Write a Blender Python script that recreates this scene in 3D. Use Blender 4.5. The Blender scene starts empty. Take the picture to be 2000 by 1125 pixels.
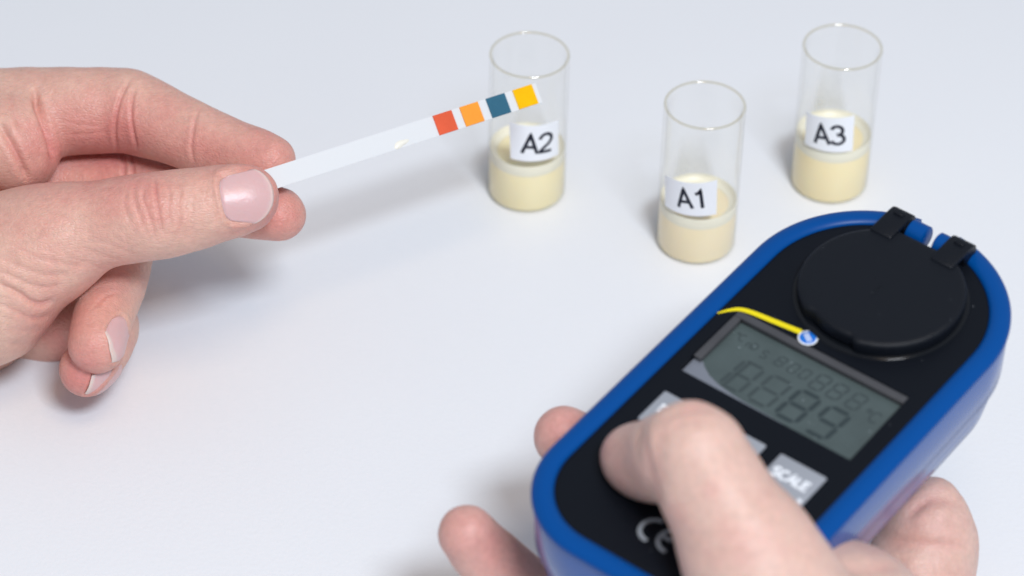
import bpy, bmesh, math, time
import numpy as np
from mathutils import Matrix, Vector

C = bpy.context.scene.collection
SC = bpy.context.scene

# ------------------------------------------------------------------ camera
F_PX = 5900.0                      # focal length in pixels of the 2000 px wide photograph
PITCH, ROLL, CAM_H = 0.6971, 0.0206, 477.9     # radians, radians, mm above the table
_u0 = np.array([0, math.sin(PITCH), math.cos(PITCH)])
_fw = np.array([0, math.cos(PITCH), -math.sin(PITCH)])
_rt = np.array([1.0, 0, 0])
_R = math.cos(ROLL) * _rt + math.sin(ROLL) * _u0
_U = -math.sin(ROLL) * _rt + math.cos(ROLL) * _u0
CM = np.array([_R, -_U, _fw])      # rows: image right, image down, forward
CP = np.array([0, 0, CAM_H])


def cam_pt(px, py, d):
    """pixel + depth (mm) -> camera coordinates in mm"""
    return np.array([(px - 1000) / F_PX * d, (py - 562.5) / F_PX * d, d])


def to_world(q):
    return np.asarray(q) @ CM + CP


def at(px, py, d):
    return to_world(cam_pt(px, py, d))


MM = 0.001
cd = bpy.data.cameras.new('camera')
cam = bpy.data.objects.new('camera', cd)
C.objects.link(cam)
cam.matrix_world = Matrix(((_R[0], _U[0], -_fw[0], 0), (_R[1], _U[1], -_fw[1], 0),
                           (_R[2], _U[2], -_fw[2], CAM_H * MM), (0, 0, 0, 1)))
cd.sensor_width = 36
cd.lens = F_PX / 2000 * 36
cd.clip_start, cd.clip_end = 0.05, 50
cd.dof.use_dof = True
cd.dof.focus_distance = 0.682
cd.dof.aperture_fstop = 12.5
SC.camera = cam

# ------------------------------------------------------------------ light
SC.view_settings.view_transform = 'Standard'
SC.view_settings.look = 'None'
SC.view_settings.exposure = 0.05
SC.cycles.transparent_max_bounces = 32
SC.view_settings.gamma = 1
w = bpy.data.worlds.new('World')
SC.world = w
w.use_nodes = True
w.node_tree.nodes['Background'].inputs[0].default_value = (0.78, 0.85, 0.98, 1)
w.node_tree.nodes['Background'].inputs[1].default_value = 0.43


def area(name, pos, target, size, col, power):
    l = bpy.data.lights.new(name, 'AREA')
    l.shape = 'RECTANGLE'
    l.size, l.size_y = size
    l.color, l.energy = col, power
    o = bpy.data.objects.new(name, l)
    C.objects.link(o)
    o.location = pos
    o.rotation_euler = (Vector(target) - Vector(pos)).to_track_quat('-Z', 'Y').to_euler()
    return o


CEN = (0.0, 0.58, 0.03)
area('window_light', (0.316, -0.288, 1.21), CEN, (0.34, 0.24), (0.82, 0.90, 1.0), 17.2)
area('ceiling_lamp', (0.228, 0.014, 1.40), CEN, (0.50, 0.36), (1.0, 0.72, 0.44), 4.2)


# ------------------------------------------------------------------ helpers
def mesh_obj(name, v, f, mat, parent=None, smooth=True, scale=MM):
    me = bpy.data.meshes.new(name)
    me.from_pydata([tuple(np.asarray(p, float) * scale) for p in v], [], [tuple(int(i) for i in q) for q in f])
    me.update()
    if mat:
        me.materials.append(mat)
    if smooth:
        me.polygons.foreach_set('use_smooth', [True] * len(me.polygons))
    o = bpy.data.objects.new(name, me)
    C.objects.link(o)
    if parent:
        o.parent = parent
    return o


def thing(name, label, cat, loc=(0, 0, 0), group=None):
    o = bpy.data.objects.new(name, None)
    C.objects.link(o)
    o.location = loc
    o.empty_display_size = 0.02
    tag(o, label, cat, group)
    return o


def auto_smooth(o, deg=40):
    me = o.data
    bm = bmesh.new()
    bm.from_mesh(me)
    for f in bm.faces:
        f.smooth = True
    for e in bm.edges:
        if len(e.link_faces) == 2 and e.calc_face_angle(0) > math.radians(deg):
            e.smooth = False
    bm.to_mesh(me)
    bm.free()


def tag(o, label, cat, group=None):
    o['label'] = label
    o['category'] = cat
    if group:
        o['group'] = group


def nodes(name):
    m = bpy.data.materials.new(name)
    m.use_nodes = True
    nt = m.node_tree
    return m, nt, nt.nodes['Principled BSDF']


def N(nt, typ, **kw):
    n = nt.nodes.new(typ)
    for k, v in kw.items():
        if k.startswith('i_'):
            n.inputs[k[2:].replace('_', ' ')].default_value = v
        else:
            setattr(n, k, v)
    return n


def plain(name, col, rough=0.5, spec=0.5, grain=0.0, gscale=4000.0, var=0.0, metallic=0.0, coat=0.0):
    m, nt, b = nodes(name)
    b.inputs['Base Color'].default_value = (*col, 1)
    b.inputs['Roughness'].default_value = rough
    b.inputs['Specular IOR Level'].default_value = spec
    b.inputs['Metallic'].default_value = metallic
    b.inputs['Coat Weight'].default_value = coat
    tc = N(nt, 'ShaderNodeTexCoord')
    if grain:
        n = N(nt, 'ShaderNodeTexNoise', i_Scale=gscale, i_Detail=3.0)
        nt.links.new(tc.outputs['Object'], n.inputs['Vector'])
        bp = N(nt, 'ShaderNodeBump', i_Strength=grain, i_Distance=0.0002)
        nt.links.new(n.outputs['Fac'], bp.inputs['Height'])
        nt.links.new(bp.outputs['Normal'], b.inputs['Normal'])
    if var:
        n = N(nt, 'ShaderNodeTexNoise', i_Scale=150.0, i_Detail=5.0)
        nt.links.new(tc.outputs['Object'], n.inputs['Vector'])
        mx = N(nt, 'ShaderNodeMix', data_type='RGBA')
        mx.inputs['A'].default_value = (*[c * (1 - var) for c in col], 1)
        mx.inputs['B'].default_value = (*[min(1, c * (1 + var)) for c in col], 1)
        nt.links.new(n.outputs['Fac'], mx.inputs['Factor'])
        nt.links.new(mx.outputs['Result'], b.inputs['Base Color'])
    return m


def specks(m, density_scale=700.0, thr=0.045, col=(0.35, 0.36, 0.38)):
    """dust specks on a plastic surface: small pale dots at scattered points"""
    nt = m.node_tree
    b = nt.nodes['Principled BSDF']
    tc = N(nt, 'ShaderNodeTexCoord')
    v = N(nt, 'ShaderNodeTexVoronoi', i_Scale=density_scale)
    nt.links.new(tc.outputs['Object'], v.inputs['Vector'])
    lt = N(nt, 'ShaderNodeMath', operation='LESS_THAN')
    sep = N(nt, 'ShaderNodeSeparateColor')
    nt.links.new(v.outputs['Color'], sep.inputs['Color'])
    k = N(nt, 'ShaderNodeMath', operation='POWER')
    k.inputs[1].default_value = 9.0
    nt.links.new(sep.outputs['Red'], k.inputs[0])
    t = N(nt, 'ShaderNodeMath', operation='MULTIPLY')
    t.inputs[1].default_value = thr * 4
    nt.links.new(k.outputs[0], t.inputs[0])
    nt.links.new(v.outputs['Distance'], lt.inputs[0])
    nt.links.new(t.outputs[0], lt.inputs[1])
    mx = N(nt, 'ShaderNodeMix', data_type='RGBA')
    src = b.inputs['Base Color']
    if src.is_linked:
        nt.links.new(src.links[0].from_socket, mx.inputs['A'])
    else:
        mx.inputs['A'].default_value = src.default_value
    mx.inputs['B'].default_value = (*col, 1)
    nt.links.new(lt.outputs[0], mx.inputs['Factor'])
    nt.links.new(mx.outputs['Result'], b.inputs['Base Color'])


# ------------------------------------------------------------------ tabletop
def table_mat():
    m, nt, b = nodes('white_laminate')
    tc = N(nt, 'ShaderNodeTexCoord')
    n1 = N(nt, 'ShaderNodeTexNoise', i_Scale=9.0, i_Detail=4.0)
    n2 = N(nt, 'ShaderNodeTexNoise', i_Scale=900.0, i_Detail=4.0)
    for n in (n1, n2):
        nt.links.new(tc.outputs['Object'], n.inputs['Vector'])
    mx = N(nt, 'ShaderNodeMix', data_type='RGBA')
    mx.inputs['A'].default_value = (0.765, 0.775, 0.795, 1)
    mx.inputs['B'].default_value = (0.80, 0.81, 0.825, 1)
    nt.links.new(n1.outputs['Fac'], mx.inputs['Factor'])
    nt.links.new(mx.outputs['Result'], b.inputs['Base Color'])
    bp = N(nt, 'ShaderNodeBump', i_Strength=0.6, i_Distance=0.00012)
    nt.links.new(n2.outputs['Fac'], bp.inputs['Height'])
    nt.links.new(bp.outputs['Normal'], b.inputs['Normal'])
    b.inputs['Roughness'].default_value = 0.42
    b.inputs['Specular IOR Level'].default_value = 0.4
    return m


TB = mesh_obj('tabletop', [(-1500, -900, 0), (1500, -900, 0), (1500, 2600, 0), (-1500, 2600, 0),
                           (-1500, -900, -30), (1500, -900, -30), (1500, 2600, -30), (-1500, 2600, -30)],
              [(0, 1, 2, 3), (7, 6, 5, 4), (0, 4, 5, 1), (1, 5, 6, 2), (2, 6, 7, 3), (3, 7, 4, 0)],
              table_mat(), smooth=False)
TB['kind'] = 'structure'


# ------------------------------------------------------------------ stroke lettering
def ribbon(pts, wid, closed=False):
    """2-D polyline -> (verts, quads) of a mitred ribbon"""
    p = np.array(pts, float)
    n = len(p)
    d = np.roll(p, -1, 0) - p if closed else np.diff(p, axis=0)
    d = d / np.linalg.norm(d, axis=1)[:, None]
    nr = np.stack([-d[:, 1], d[:, 0]], 1)
    out = []
    for i in range(n):
        if closed:
            a, b = nr[i - 1], nr[i]
        else:
            a, b = nr[max(i - 1, 0)], nr[min(i, n - 2)]
        m = a + b
        m = m / max(np.linalg.norm(m), 1e-6)
        k = 1 / max(m @ b, 0.5)
        out.append((p[i] + m * k * wid / 2, p[i] - m * k * wid / 2))
    v = [q for pr in out for q in pr]
    f = [(2 * i, 2 * i + 1, 2 * i + 3, 2 * i + 2) for i in range(n - 1)]
    if closed:
        f.append((2 * n - 2, 2 * n - 1, 1, 0))
    return v, f


def dense(pts, step=0.06):
    p = np.array(pts, float)
    o = [p[0]]
    for a, b in zip(p[:-1], p[1:]):
        k = max(1, int(np.linalg.norm(b - a) / step))
        o += [a + (b - a) * (i + 1) / k for i in range(k)]
    return o


def arc(cx, cy, rx, ry, a0, a1, n=18):
    return [(cx + rx * math.cos(math.radians(a0 + (a1 - a0) * i / n)), cy + ry * math.sin(math.radians(a0 + (a1 - a0) * i / n))) for i in range(n + 1)]


GLYPH = {   # strokes in a box one unit high
    'A': [[(0.03, 0), (0.36, 1), (0.69, 0)], [(0.15, 0.34), (0.57, 0.34)]],
    '1': [[(0.12, 0.78), (0.27, 0.83), (0.37, 0.98), (0.37, 0.0)]],
    '2': [arc(0.30, 0.70, 0.27, 0.28, 175, -25, 16) + [(0.42, 0.42), (0.16, 0.20), (0.04, 0.04), (0.60, 0.04)]],
    '3': [arc(0.30, 0.735, 0.24, 0.24, 165, -90, 16)[:-1] + [(0.28, 0.50)], [(0.28, 0.50)] + arc(0.30, 0.27, 0.28, 0.25, 88, -165, 18)],
    'S': [arc(0.31, 0.73, 0.25, 0.23, 25, 265, 12) + arc(0.31, 0.27, 0.27, 0.23, 85, -155, 12)],
    'C': [arc(0.38, 0.5, 0.33, 0.47, 45, 315, 18)],
    'L': [[(0.08, 1), (0.08, 0.06), (0.52, 0.06)]],
    'E': [[(0.56, 0.94), (0.08, 0.94), (0.08, 0.06), (0.58, 0.06)], [(0.08, 0.52), (0.50, 0.52)]],
    'R': [[(0.08, 0), (0.08, 0.94), (0.36, 0.94)] + arc(0.36, 0.72, 0.22, 0.22, 80, -90, 8) + [(0.08, 0.50)], [(0.34, 0.5), (0.62, 0)]],
    'D': [[(0.08, 0.06), (0.08, 0.94), (0.30, 0.94)] + arc(0.30, 0.5, 0.34, 0.44, 80, -90, 10) + [(0.08, 0.06)]],
    'n': [[(0.08, 0), (0.08, 0.62)], [(0.08, 0.42)] + arc(0.28, 0.42, 0.2, 0.2, 180, 0, 8) + [(0.48, 0)]],
    'o': [arc(0.2, 0.8, 0.13, 0.13, 0, 350, 10)],
}
ADV = {'A': 0.76, '1': 0.6, '2': 0.7, '3': 0.7, 'S': 0.68, 'C': 0.76, 'L': 0.6, 'E': 0.68, 'R': 0.72, 'D': 0.76, 'n': 0.6, 'o': 0.42}


def text_strokes(s, wid, step=0.08, gap=0.0):
    V, Fc, x = [], [], 0.0
    for ch in s:
        for k, st in enumerate(GLYPH[ch]):
            v, f = ribbon(dense(st, step), wid)
            b = len(V)
            V += [(p[0] + x, p[1], k * 0.012) for p in v]
            Fc += [tuple(i + b for i in q) for q in f]
        x += ADV[ch] + gap
    return np.array(V), Fc, x


# ------------------------------------------------------------------ vials
def glass_mat():
    """thin clear glass: mostly see-through, mirror-like towards grazing angles, faintly straw-coloured where seen edge-on"""
    m, nt, b = nodes('clear_glass')
    nt.nodes.remove(b)
    out = nt.nodes['Material Output']
    lw = N(nt, 'ShaderNodeLayerWeight')
    lw.inputs['Blend'].default_value = 0.5
    p = N(nt, 'ShaderNodeMath', operation='POWER')
    p.inputs[1].default_value = 5.0
    nt.links.new(lw.outputs['Facing'], p.inputs[0])
    f = N(nt, 'ShaderNodeMath', operation='MULTIPLY_ADD')
    f.inputs[1].default_value, f.inputs[2].default_value = 0.42, 0.022
    nt.links.new(p.outputs[0], f.inputs[0])
    p2 = N(nt, 'ShaderNodeMath', operation='POWER')
    p2.inputs[1].default_value = 7.0
    nt.links.new(lw.outputs['Facing'], p2.inputs[0])
    mx = N(nt, 'ShaderNodeMix', data_type='RGBA')
    mx.inputs['A'].default_value = (0.995, 0.995, 0.99, 1)
    mx.inputs['B'].default_value = (0.975, 0.97, 0.955, 1)
    nt.links.new(p2.outputs[0], mx.inputs['Factor'])
    tr = N(nt, 'ShaderNodeBsdfTransparent')
    nt.links.new(mx.outputs['Result'], tr.inputs['Color'])
    gl = N(nt, 'ShaderNodeBsdfGlossy')
    gl.inputs['Roughness'].default_value = 0.03
    ms = N(nt, 'ShaderNodeMixShader')
    nt.links.new(f.outputs[0], ms.inputs[0])
    nt.links.new(tr.outputs[0], ms.inputs[1])
    nt.links.new(gl.outputs[0], ms.inputs[2])
    nt.links.new(ms.outputs[0], out.inputs['Surface'])
    return m


def liquid_mat(ca, cb):
    m, nt, b = nodes('cream_liquid')
    tc = N(nt, 'ShaderNodeTexCoord')
    n = N(nt, 'ShaderNodeTexNoise', i_Scale=120.0, i_Detail=4.0)
    nt.links.new(tc.outputs['Object'], n.inputs['Vector'])
    mx = N(nt, 'ShaderNodeMix', data_type='RGBA')
    mx.inputs['A'].default_value = (*ca, 1)
    mx.inputs['B'].default_value = (*cb, 1)
    nt.links.new(n.outputs['Fac'], mx.inputs['Factor'])
    nt.links.new(mx.outputs['Result'], b.inputs['Base Color'])
    b.inputs['Subsurface Weight'].default_value = 0.3
    b.inputs['Subsurface Radius'].default_value = (1, 0.8, 0.4)
    b.inputs['Subsurface Scale'].default_value = 0.002
    b.inputs['Roughness'].default_value = 0.3
    return m


GLASS = glass_mat()
LIQUIDS = {'A1': liquid_mat((0.90, 0.75, 0.48), (0.93, 0.81, 0.57)), 'A2': liquid_mat((0.91, 0.78, 0.46), (0.94, 0.84, 0.55)), 'A3': liquid_mat((0.93, 0.76, 0.44), (0.95, 0.83, 0.53))}
PALE = plain('pale_meniscus', (0.90, 0.86, 0.70), 0.35)
PALE.node_tree.nodes['Principled BSDF'].inputs['Alpha'].default_value = 0.92
RIMG = bpy.data.materials.new('rim_glass')
RIMG.use_nodes = True
_b = RIMG.node_tree.nodes['Principled BSDF']
_t = N(RIMG.node_tree, 'ShaderNodeBsdfTransparent')
_t.inputs['Color'].default_value = (0.95, 0.93, 0.87, 1)
_g = N(RIMG.node_tree, 'ShaderNodeBsdfGlossy')
_g.inputs['Roughness'].default_value = 0.05
_m = N(RIMG.node_tree, 'ShaderNodeMixShader')
_m.inputs[0].default_value = 0.07
RIMG.node_tree.links.new(_t.outputs[0], _m.inputs[1])
RIMG.node_tree.links.new(_g.outputs[0], _m.inputs[2])
RIMG.node_tree.links.new(_m.outputs[0], RIMG.node_tree.nodes['Material Output'].inputs['Surface'])


def film_mat():
    m, nt, b = nodes('residue_film')
    b.inputs['Base Color'].default_value = (0.52, 0.52, 0.46, 1)
    a = N(nt, 'ShaderNodeAttribute', attribute_name='cover')
    tc = N(nt, 'ShaderNodeTexCoord')
    n = N(nt, 'ShaderNodeTexNoise', i_Scale=110.0, i_Detail=3.0)
    nt.links.new(tc.outputs['Object'], n.inputs['Vector'])
    mu = N(nt, 'ShaderNodeMath', operation='MULTIPLY')
    nt.links.new(a.outputs['Fac'], mu.inputs[0])
    nt.links.new(n.outputs['Fac'], mu.inputs[1])
    nt.links.new(mu.outputs[0], b.inputs['Alpha'])
    return m


FILM = film_mat()
PAPER = plain('label_paper', (0.87, 0.885, 0.91), 0.6, 0.3, grain=0.1)
INK = plain('label_ink', (0.012, 0.015, 0.03), 0.6, 0.3)


def lathe(prof, n=72):
    V, Fc = [], []
    for r, z in prof:
        for i in range(n):
            a = 2 * math.pi * i / n
            V.append((r * math.cos(a), r * math.sin(a), z))
    for k in range(len(prof) - 1):
        for i in range(n):
            j = (i + 1) % n
            Fc.append((k * n + i, k * n + j, (k + 1) * n + j, (k + 1) * n + i))
    return V, Fc


def vial(x, y, corners, txt, tx, th, resid, fill, label):
    R_, H_ = 10.0, 42.9
    root = thing('glass_vial', label, 'vial', (x * MM, y * MM, 0), 'sample vials on the table')
    wl = 0.85
    prof = [(0.02, 0.12), (6.2, 0.1), (8.8, 0.01), (9.6, 0.06), (9.9, 0.32), (R_, 0.8), (R_, 20), (R_, H_ - 1.3), (R_ + 0.12, H_ - 0.7),
            (R_ + 0.06, H_ - 0.25), (R_ - 0.3, H_), (R_ - wl * 0.7, H_ - 0.05), (R_ - wl - 0.12, H_ - 0.45), (R_ - wl, H_ - 1.3), (R_ - wl, 26), (R_ - 0.45, 19),
            (R_ - 0.3, 8.0), (R_ - 0.3, 1.2), (9.4, 0.5), (8.7, 0.28), (0.02, 0.26)]
    v, f = lathe(prof)
    g = mesh_obj('glass_tube', v, f, GLASS, root)
    ri = R_ - 0.48
    rb = R_ - 0.33
    top = fill
    lp = [(0.02, 0.29), (8.65, 0.31), (9.36, 0.53), (rb, 1.22), (rb, 8.0), (ri, top - 1.3), (ri - 0.15, top - 0.9), (ri - 0.9, top), (ri - 2, top - 0.05), (0.02, top - 0.05)]
    v, f = lathe(lp)
    mesh_obj('cream_sample', v, f, LIQUIDS[txt], root)
    v, f = lathe([(ri - 0.02, top - 1.3), (ri, top - 1.2), (ri, top + 1.7), (ri - 0.1, top + 1.8), (ri - 0.3, top + 1.2), (ri - 0.7, top + 0.6), (ri - 1.3, top + 0.2), (ri - 1.9, top + 0.02)])
    mesh_obj('meniscus', v, f, PALE, root)
    tv, tf = [], []
    tv, tf = lathe([(9.64 + 0.34 * math.cos(q), H_ - 0.38 + 0.34 * math.sin(q)) for q in [2 * math.pi * i / 12 for i in range(13)]])
    mesh_obj('glass_rim', tv, tf, RIMG, root)
    # dried residue climbing the inside of the far wall
    rv, rf, rc = [], [], []
    for j in range(15):
        for i in range(21):
            u, q = i / 20, j / 14
            a0, a1 = resid[0] + 12 * q, resid[1] - 22 * q
            ang = math.radians(a0 + (a1 - a0) * u)
            rr = R_ - 0.47 if top + q * 12 < 19 else R_ - wl - 0.03 - 0.0
            rr = R_ - wl - 0.05
            rv.append((rr * math.sin(ang), rr * math.cos(ang), top + 1.2 + q * resid[2]))
            rc.append(resid[3] * max(0.0, (1 - q) ** 0.8) * min(1, 5 * u, 5 * (1 - u)) * min(1, 6 * q + 0.2))
    for j in range(14):
        for i in range(20):
            k = j * 21 + i
            rf.append((k, k + 1, k + 22, k + 21))
    ro = mesh_obj('residue_film', rv, rf, FILM, root)
    ro.data.attributes.new('cover', 'FLOAT', 'POINT').data.foreach_set('value', np.array(rc, np.float32))
    # paper label: a curved patch over the outside of the tube, its corners read off the photograph
    uv = []
    for px, py in corners:
        d = np.array([(px - 1000) / F_PX, (py - 562.5) / F_PX, 1]) @ CM
        rr = R_ + 0.06
        ox, oy = CP[0] - x, CP[1] - y
        A = d[0] ** 2 + d[1] ** 2
        B = 2 * (ox * d[0] + oy * d[1])
        t = (-B - math.sqrt(max(0, B * B - 4 * A * (ox * ox + oy * oy - rr * rr)))) / (2 * A)
        P = CP + d * t - np.array([x, y, 0])
        uv.append((math.atan2(P[0], -P[1]) * rr, P[2]))
    (tl, tr, br, bl) = [np.array(q) for q in uv]
    n, m = 24, 8
    V, Fc = [], []

    def onto(s, z, rr):
        a = s / (R_ + 0.06)
        return (rr * math.sin(a), -rr * math.cos(a), z)
    for side, rr in ((0, R_ + 0.10), (1, R_ + 0.03)):
        for j in range(m + 1):
            for i in range(n + 1):
                u, q = i / n, j / m
                p = (tl * (1 - u) + tr * u) * (1 - q) + (bl * (1 - u) + br * u) * q
                V.append(onto(p[0], p[1], rr))
    st = (n + 1) * (m + 1)
    for j in range(m):
        for i in range(n):
            a = j * (n + 1) + i
            Fc.append((a, a + n + 1, a + n + 2, a + 1))
            Fc.append((a + st, a + 1 + st, a + n + 2 + st, a + n + 1 + st))
    ring = [i for i in range(n + 1)] + [(j + 1) * (n + 1) - 1 for j in range(1, m + 1)] + [m * (n + 1) + i for i in range(n - 1, -1, -1)] + [j * (n + 1) for j in range(m - 1, 0, -1)]
    for k in range(len(ring)):
        a, b = ring[k], ring[(k + 1) % len(ring)]
        Fc.append((a, b, b + st, a + st))
    lab = mesh_obj('paper_label', V, Fc, PAPER, root)
    bm = bmesh.new(); bm.from_mesh(lab.data); bmesh.ops.recalc_face_normals(bm, faces=bm.faces); bm.to_mesh(lab.data); bm.free()
    auto_smooth(lab, 40)
    tv, tf, wdt = text_strokes(txt, 0.158)
    o = (tl + tr + br + bl) / 4
    ax = (tr - tl) / np.linalg.norm(tr - tl)
    up = np.array([-ax[1], ax[0]])
    V = []
    for p in tv:
        q = o + ax * ((p[0] - wdt / 2 + 0.05) * th + tx[0]) + up * ((p[1] - 0.5) * th + tx[1])
        V.append(onto(q[0], q[1], R_ + 0.125 + p[2]))
    mesh_obj('lettering', V, tf, INK, lab)
    return root


vial(45.87, 590.5, [(1299, 340), (1401, 351), (1399, 417.5), (1299, 401)], 'A1', (0.6, 0.0), 5.6, (-48, 32, 13, 0.8), 12.6,
     'glass vial of cream liquid labelled A1, nearest of the three vials to the blue meter')
vial(3.17, 609.9, [(994.6, 238), (1090.6, 233), (1090.6, 301), (997.5, 309)], 'A2', (0.4, -0.2), 5.8, (-30, 40, 9, 0.5), 12.9,
     'glass vial of cream liquid labelled A2, standing behind the tip of the test strip')
vial(81.06, 616.0, [(1575, 217.5), (1669, 225), (1665, 294), (1572, 280)], 'A3', (0.2, -0.1), 5.8, (-40, 30, 15, 0.8), 14.6,
     'glass vial of cream liquid labelled A3, behind the hinge of the blue meter')

# ------------------------------------------------------------------ test strip
STRIP = plain('strip_plastic', (0.69, 0.70, 0.705), 0.35, 0.5)
SD0, SD1 = 687.0, 719.0
strip = thing('test_strip', 'white test strip with four coloured pads held between finger and thumb', 'test strip', tuple(at(700, 290, 700) * MM))
s_tl, s_bl, s_tr, s_br = at(519, 331, SD0), at(535, 370, SD0), at(1044, 162.5, SD1), at(1061, 199, SD1)
s_len = ((s_tr - s_tl) + (s_br - s_bl)) / 2
L_S = np.linalg.norm(s_len)
ux = s_len / L_S
uy = (s_tl - s_bl + s_tr - s_br) / 2
uy = uy - ux * (uy @ ux)
W_S = np.linalg.norm(uy)
uy /= W_S
uz = np.cross(ux, uy)
s_o = (s_tl + s_bl) / 2


def on_strip(s, t, z):
    """s along (0 at the thumb), t across, z off the face, mm"""
    return s_o + ux * s + uy * t + uz * z


def box_strip(name, s0, s1, t0, t1, z0, z1, mat, skew=0.0, round_=0.0):
    pts = [(s0, t0), (s1, t0), (s1, t1), (s0, t1)]
    V = [on_strip(a + skew * b, b, z0) for a, b in pts] + [on_strip(a + skew * b, b, z1) for a, b in pts]
    o = mesh_obj(name, V, [(3, 2, 1, 0), (4, 5, 6, 7), (0, 1, 5, 4), (1, 2, 6, 5), (2, 3, 7, 6), (3, 0, 4, 7)], mat, None, False)
    parent_keep(o, strip)
    if round_:
        bv = o.modifiers.new('edge', 'BEVEL')
        bv.width, bv.segments = round_ * MM, 2
    return o


def parent_keep(o, p):
    o.parent = p
    o.matrix_parent_inverse = p.matrix_basis.inverted()


box_strip('backing', -13, L_S, -W_S / 2, W_S / 2, -0.22, 0, STRIP)


def strip_coord(px, py):
    d = np.array([(px - 1000) / F_PX, (py - 562.5) / F_PX, 1]) @ CM
    t = ((s_o - CP) @ uz) / (d @ uz)
    P = CP + d * t - s_o
    return P @ ux, P @ uy


def pad_mat(name, col):
    m = plain(name, col, 0.85, 0.2, grain=1.0, gscale=3500, var=0.16)
    return m


for nm, lab, col, a, b in (('red', 'brick red reagent pad', (0.74, 0.115, 0.05), (851.5, 246.5), (888, 235)),
                           ('orange', 'orange reagent pad', (0.97, 0.33, 0.04), (903.5, 229.5), (939.5, 218.5)),
                           ('blue', 'slate blue reagent pad', (0.035, 0.13, 0.20), (955.5, 214.5), (991.5, 201.5)),
                           ('yellow', 'yellow reagent pad', (0.97, 0.48, 0.0), (1007.5, 197), (1044.5, 184))):
    sa, sb = strip_coord(*a)[0], strip_coord(*b)[0]
    o = box_strip('reagent_pad', sa, sb, -W_S / 2 + 0.02, W_S / 2 - 0.02, 0.004, 0.32, pad_mat('pad_' + nm, col), round_=0.06)
    o['label'] = lab
# cream smear left on the strip's lower edge
dv, df = [], []
sc_ = strip_coord(783, 281)
ndr = 22
for ring_, (k, z) in enumerate(((1.0, 0.006), (0.85, 0.16), (0.5, 0.30), (0.05, 0.36))):
    for i in range(ndr):
        a = 2 * math.pi * i / ndr
        rr = 1 + 0.14 * math.sin(3 * a + 1) + 0.1 * math.sin(2 * a)
        t = sc_[1] + 0.85 * k * rr * math.sin(a)
        dv.append(on_strip(sc_[0] + 1.9 * k * rr * math.cos(a) + 0.5 * math.sin(a), max(t, -W_S / 2 + 0.02), z))
for k in range(3):
    for i in range(ndr):
        j = (i + 1) % ndr
        df.append((k * ndr + i, k * ndr + j, k * ndr + ndr + j, k * ndr + ndr + i))
df.append(tuple(3 * ndr + i for i in range(ndr)))
parent_keep(mesh_obj('sample_smear', dv, df, plain('cream_smear', (0.83, 0.80, 0.70), 0.25), None), strip)

# ------------------------------------------------------------------ digital refractometer
DR = np.array([[0.78579242, 0.61810785, -0.02174742], [0.4216973, -0.56115732, -0.7122316], [-0.45243967, 0.55049537, -0.70160758]])
DT = np.array([77.38226749, 1.22522952, 631.98131896])
_x = DR[:, 0] / np.linalg.norm(DR[:, 0])
_y = DR[:, 1] - _x * (_x @ DR[:, 1])
_y /= np.linalg.norm(_y)
DR = np.stack([_x, _y, np.cross(_x, _y)], 1)
WR, WT = CM.T @ DR, to_world(DT)
meter = thing('digital_refractometer', 'blue and black handheld digital meter with round flip lid and grey screen', 'refractometer')
meter.matrix_world = Matrix([[*WR[0], WT[0] * MM], [*WR[1], WT[1] * MM], [*WR[2], WT[2] * MM], [0, 0, 0, 1]])

BLUE = plain('blue_plastic', (0.0, 0.060, 0.255), 0.34, 0.16, grain=0.05)
FLANK = plain('blue_shell', (0.002, 0.070, 0.30), 0.18, 0.55, grain=0.04)
FLANK.node_tree.nodes['Principled BSDF'].inputs['IOR'].default_value = 1.64
BLACK = plain('black_plastic', (0.0035, 0.0050, 0.0085), 0.42, 0.15, grain=0.22, gscale=9000)
specks(BLACK, 640.0, 0.026, (0.16, 0.17, 0.19))
LIDM = plain('lid_plastic', (0.0042, 0.0058, 0.0095), 0.40, 0.22, grain=0.35, gscale=9000)
specks(LIDM, 640.0, 0.018, (0.10, 0.11, 0.12))
GLOSS = plain('gloss_black', (0.004, 0.005, 0.007), 0.14, 0.3)
BEZEL = plain('screen_bezel', (0.055, 0.055, 0.060), 0.30, 0.6, grain=0.15, gscale=2500, var=0.25)
LCD = plain('lcd_glass', (0.066, 0.088, 0.088), 0.3, 0.35, grain=0.1, gscale=1800, var=0.25)
specks(LCD, 900.0, 0.05, (0.20, 0.24, 0.25))
SEG = plain('lcd_segment', (0.043, 0.058, 0.060), 0.4, 0.3)
SEGD = plain('lcd_segment_dark', (0.030, 0.043, 0.046), 0.4, 0.3)
SILVER = plain('button_grey', (0.36, 0.38, 0.42), 0.35, 0.6, grain=0.1, metallic=0.25)
WHITE = plain('white_print', (0.80, 0.83, 0.87), 0.4)
PRINT = plain('ce_print', (0.36, 0.39, 0.42), 0.25, 0.8)
YEL = plain('yellow_print', (0.80, 0.66, 0.0), 0.4)
BADGE = plain('badge_blue', (0.012, 0.16, 0.60), 0.25)
REFLG = plain('reflection_grey', (0.17, 0.185, 0.22), 0.22, 0.7)  # grey that stands in for light reflected along the screen's lower edge


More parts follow.
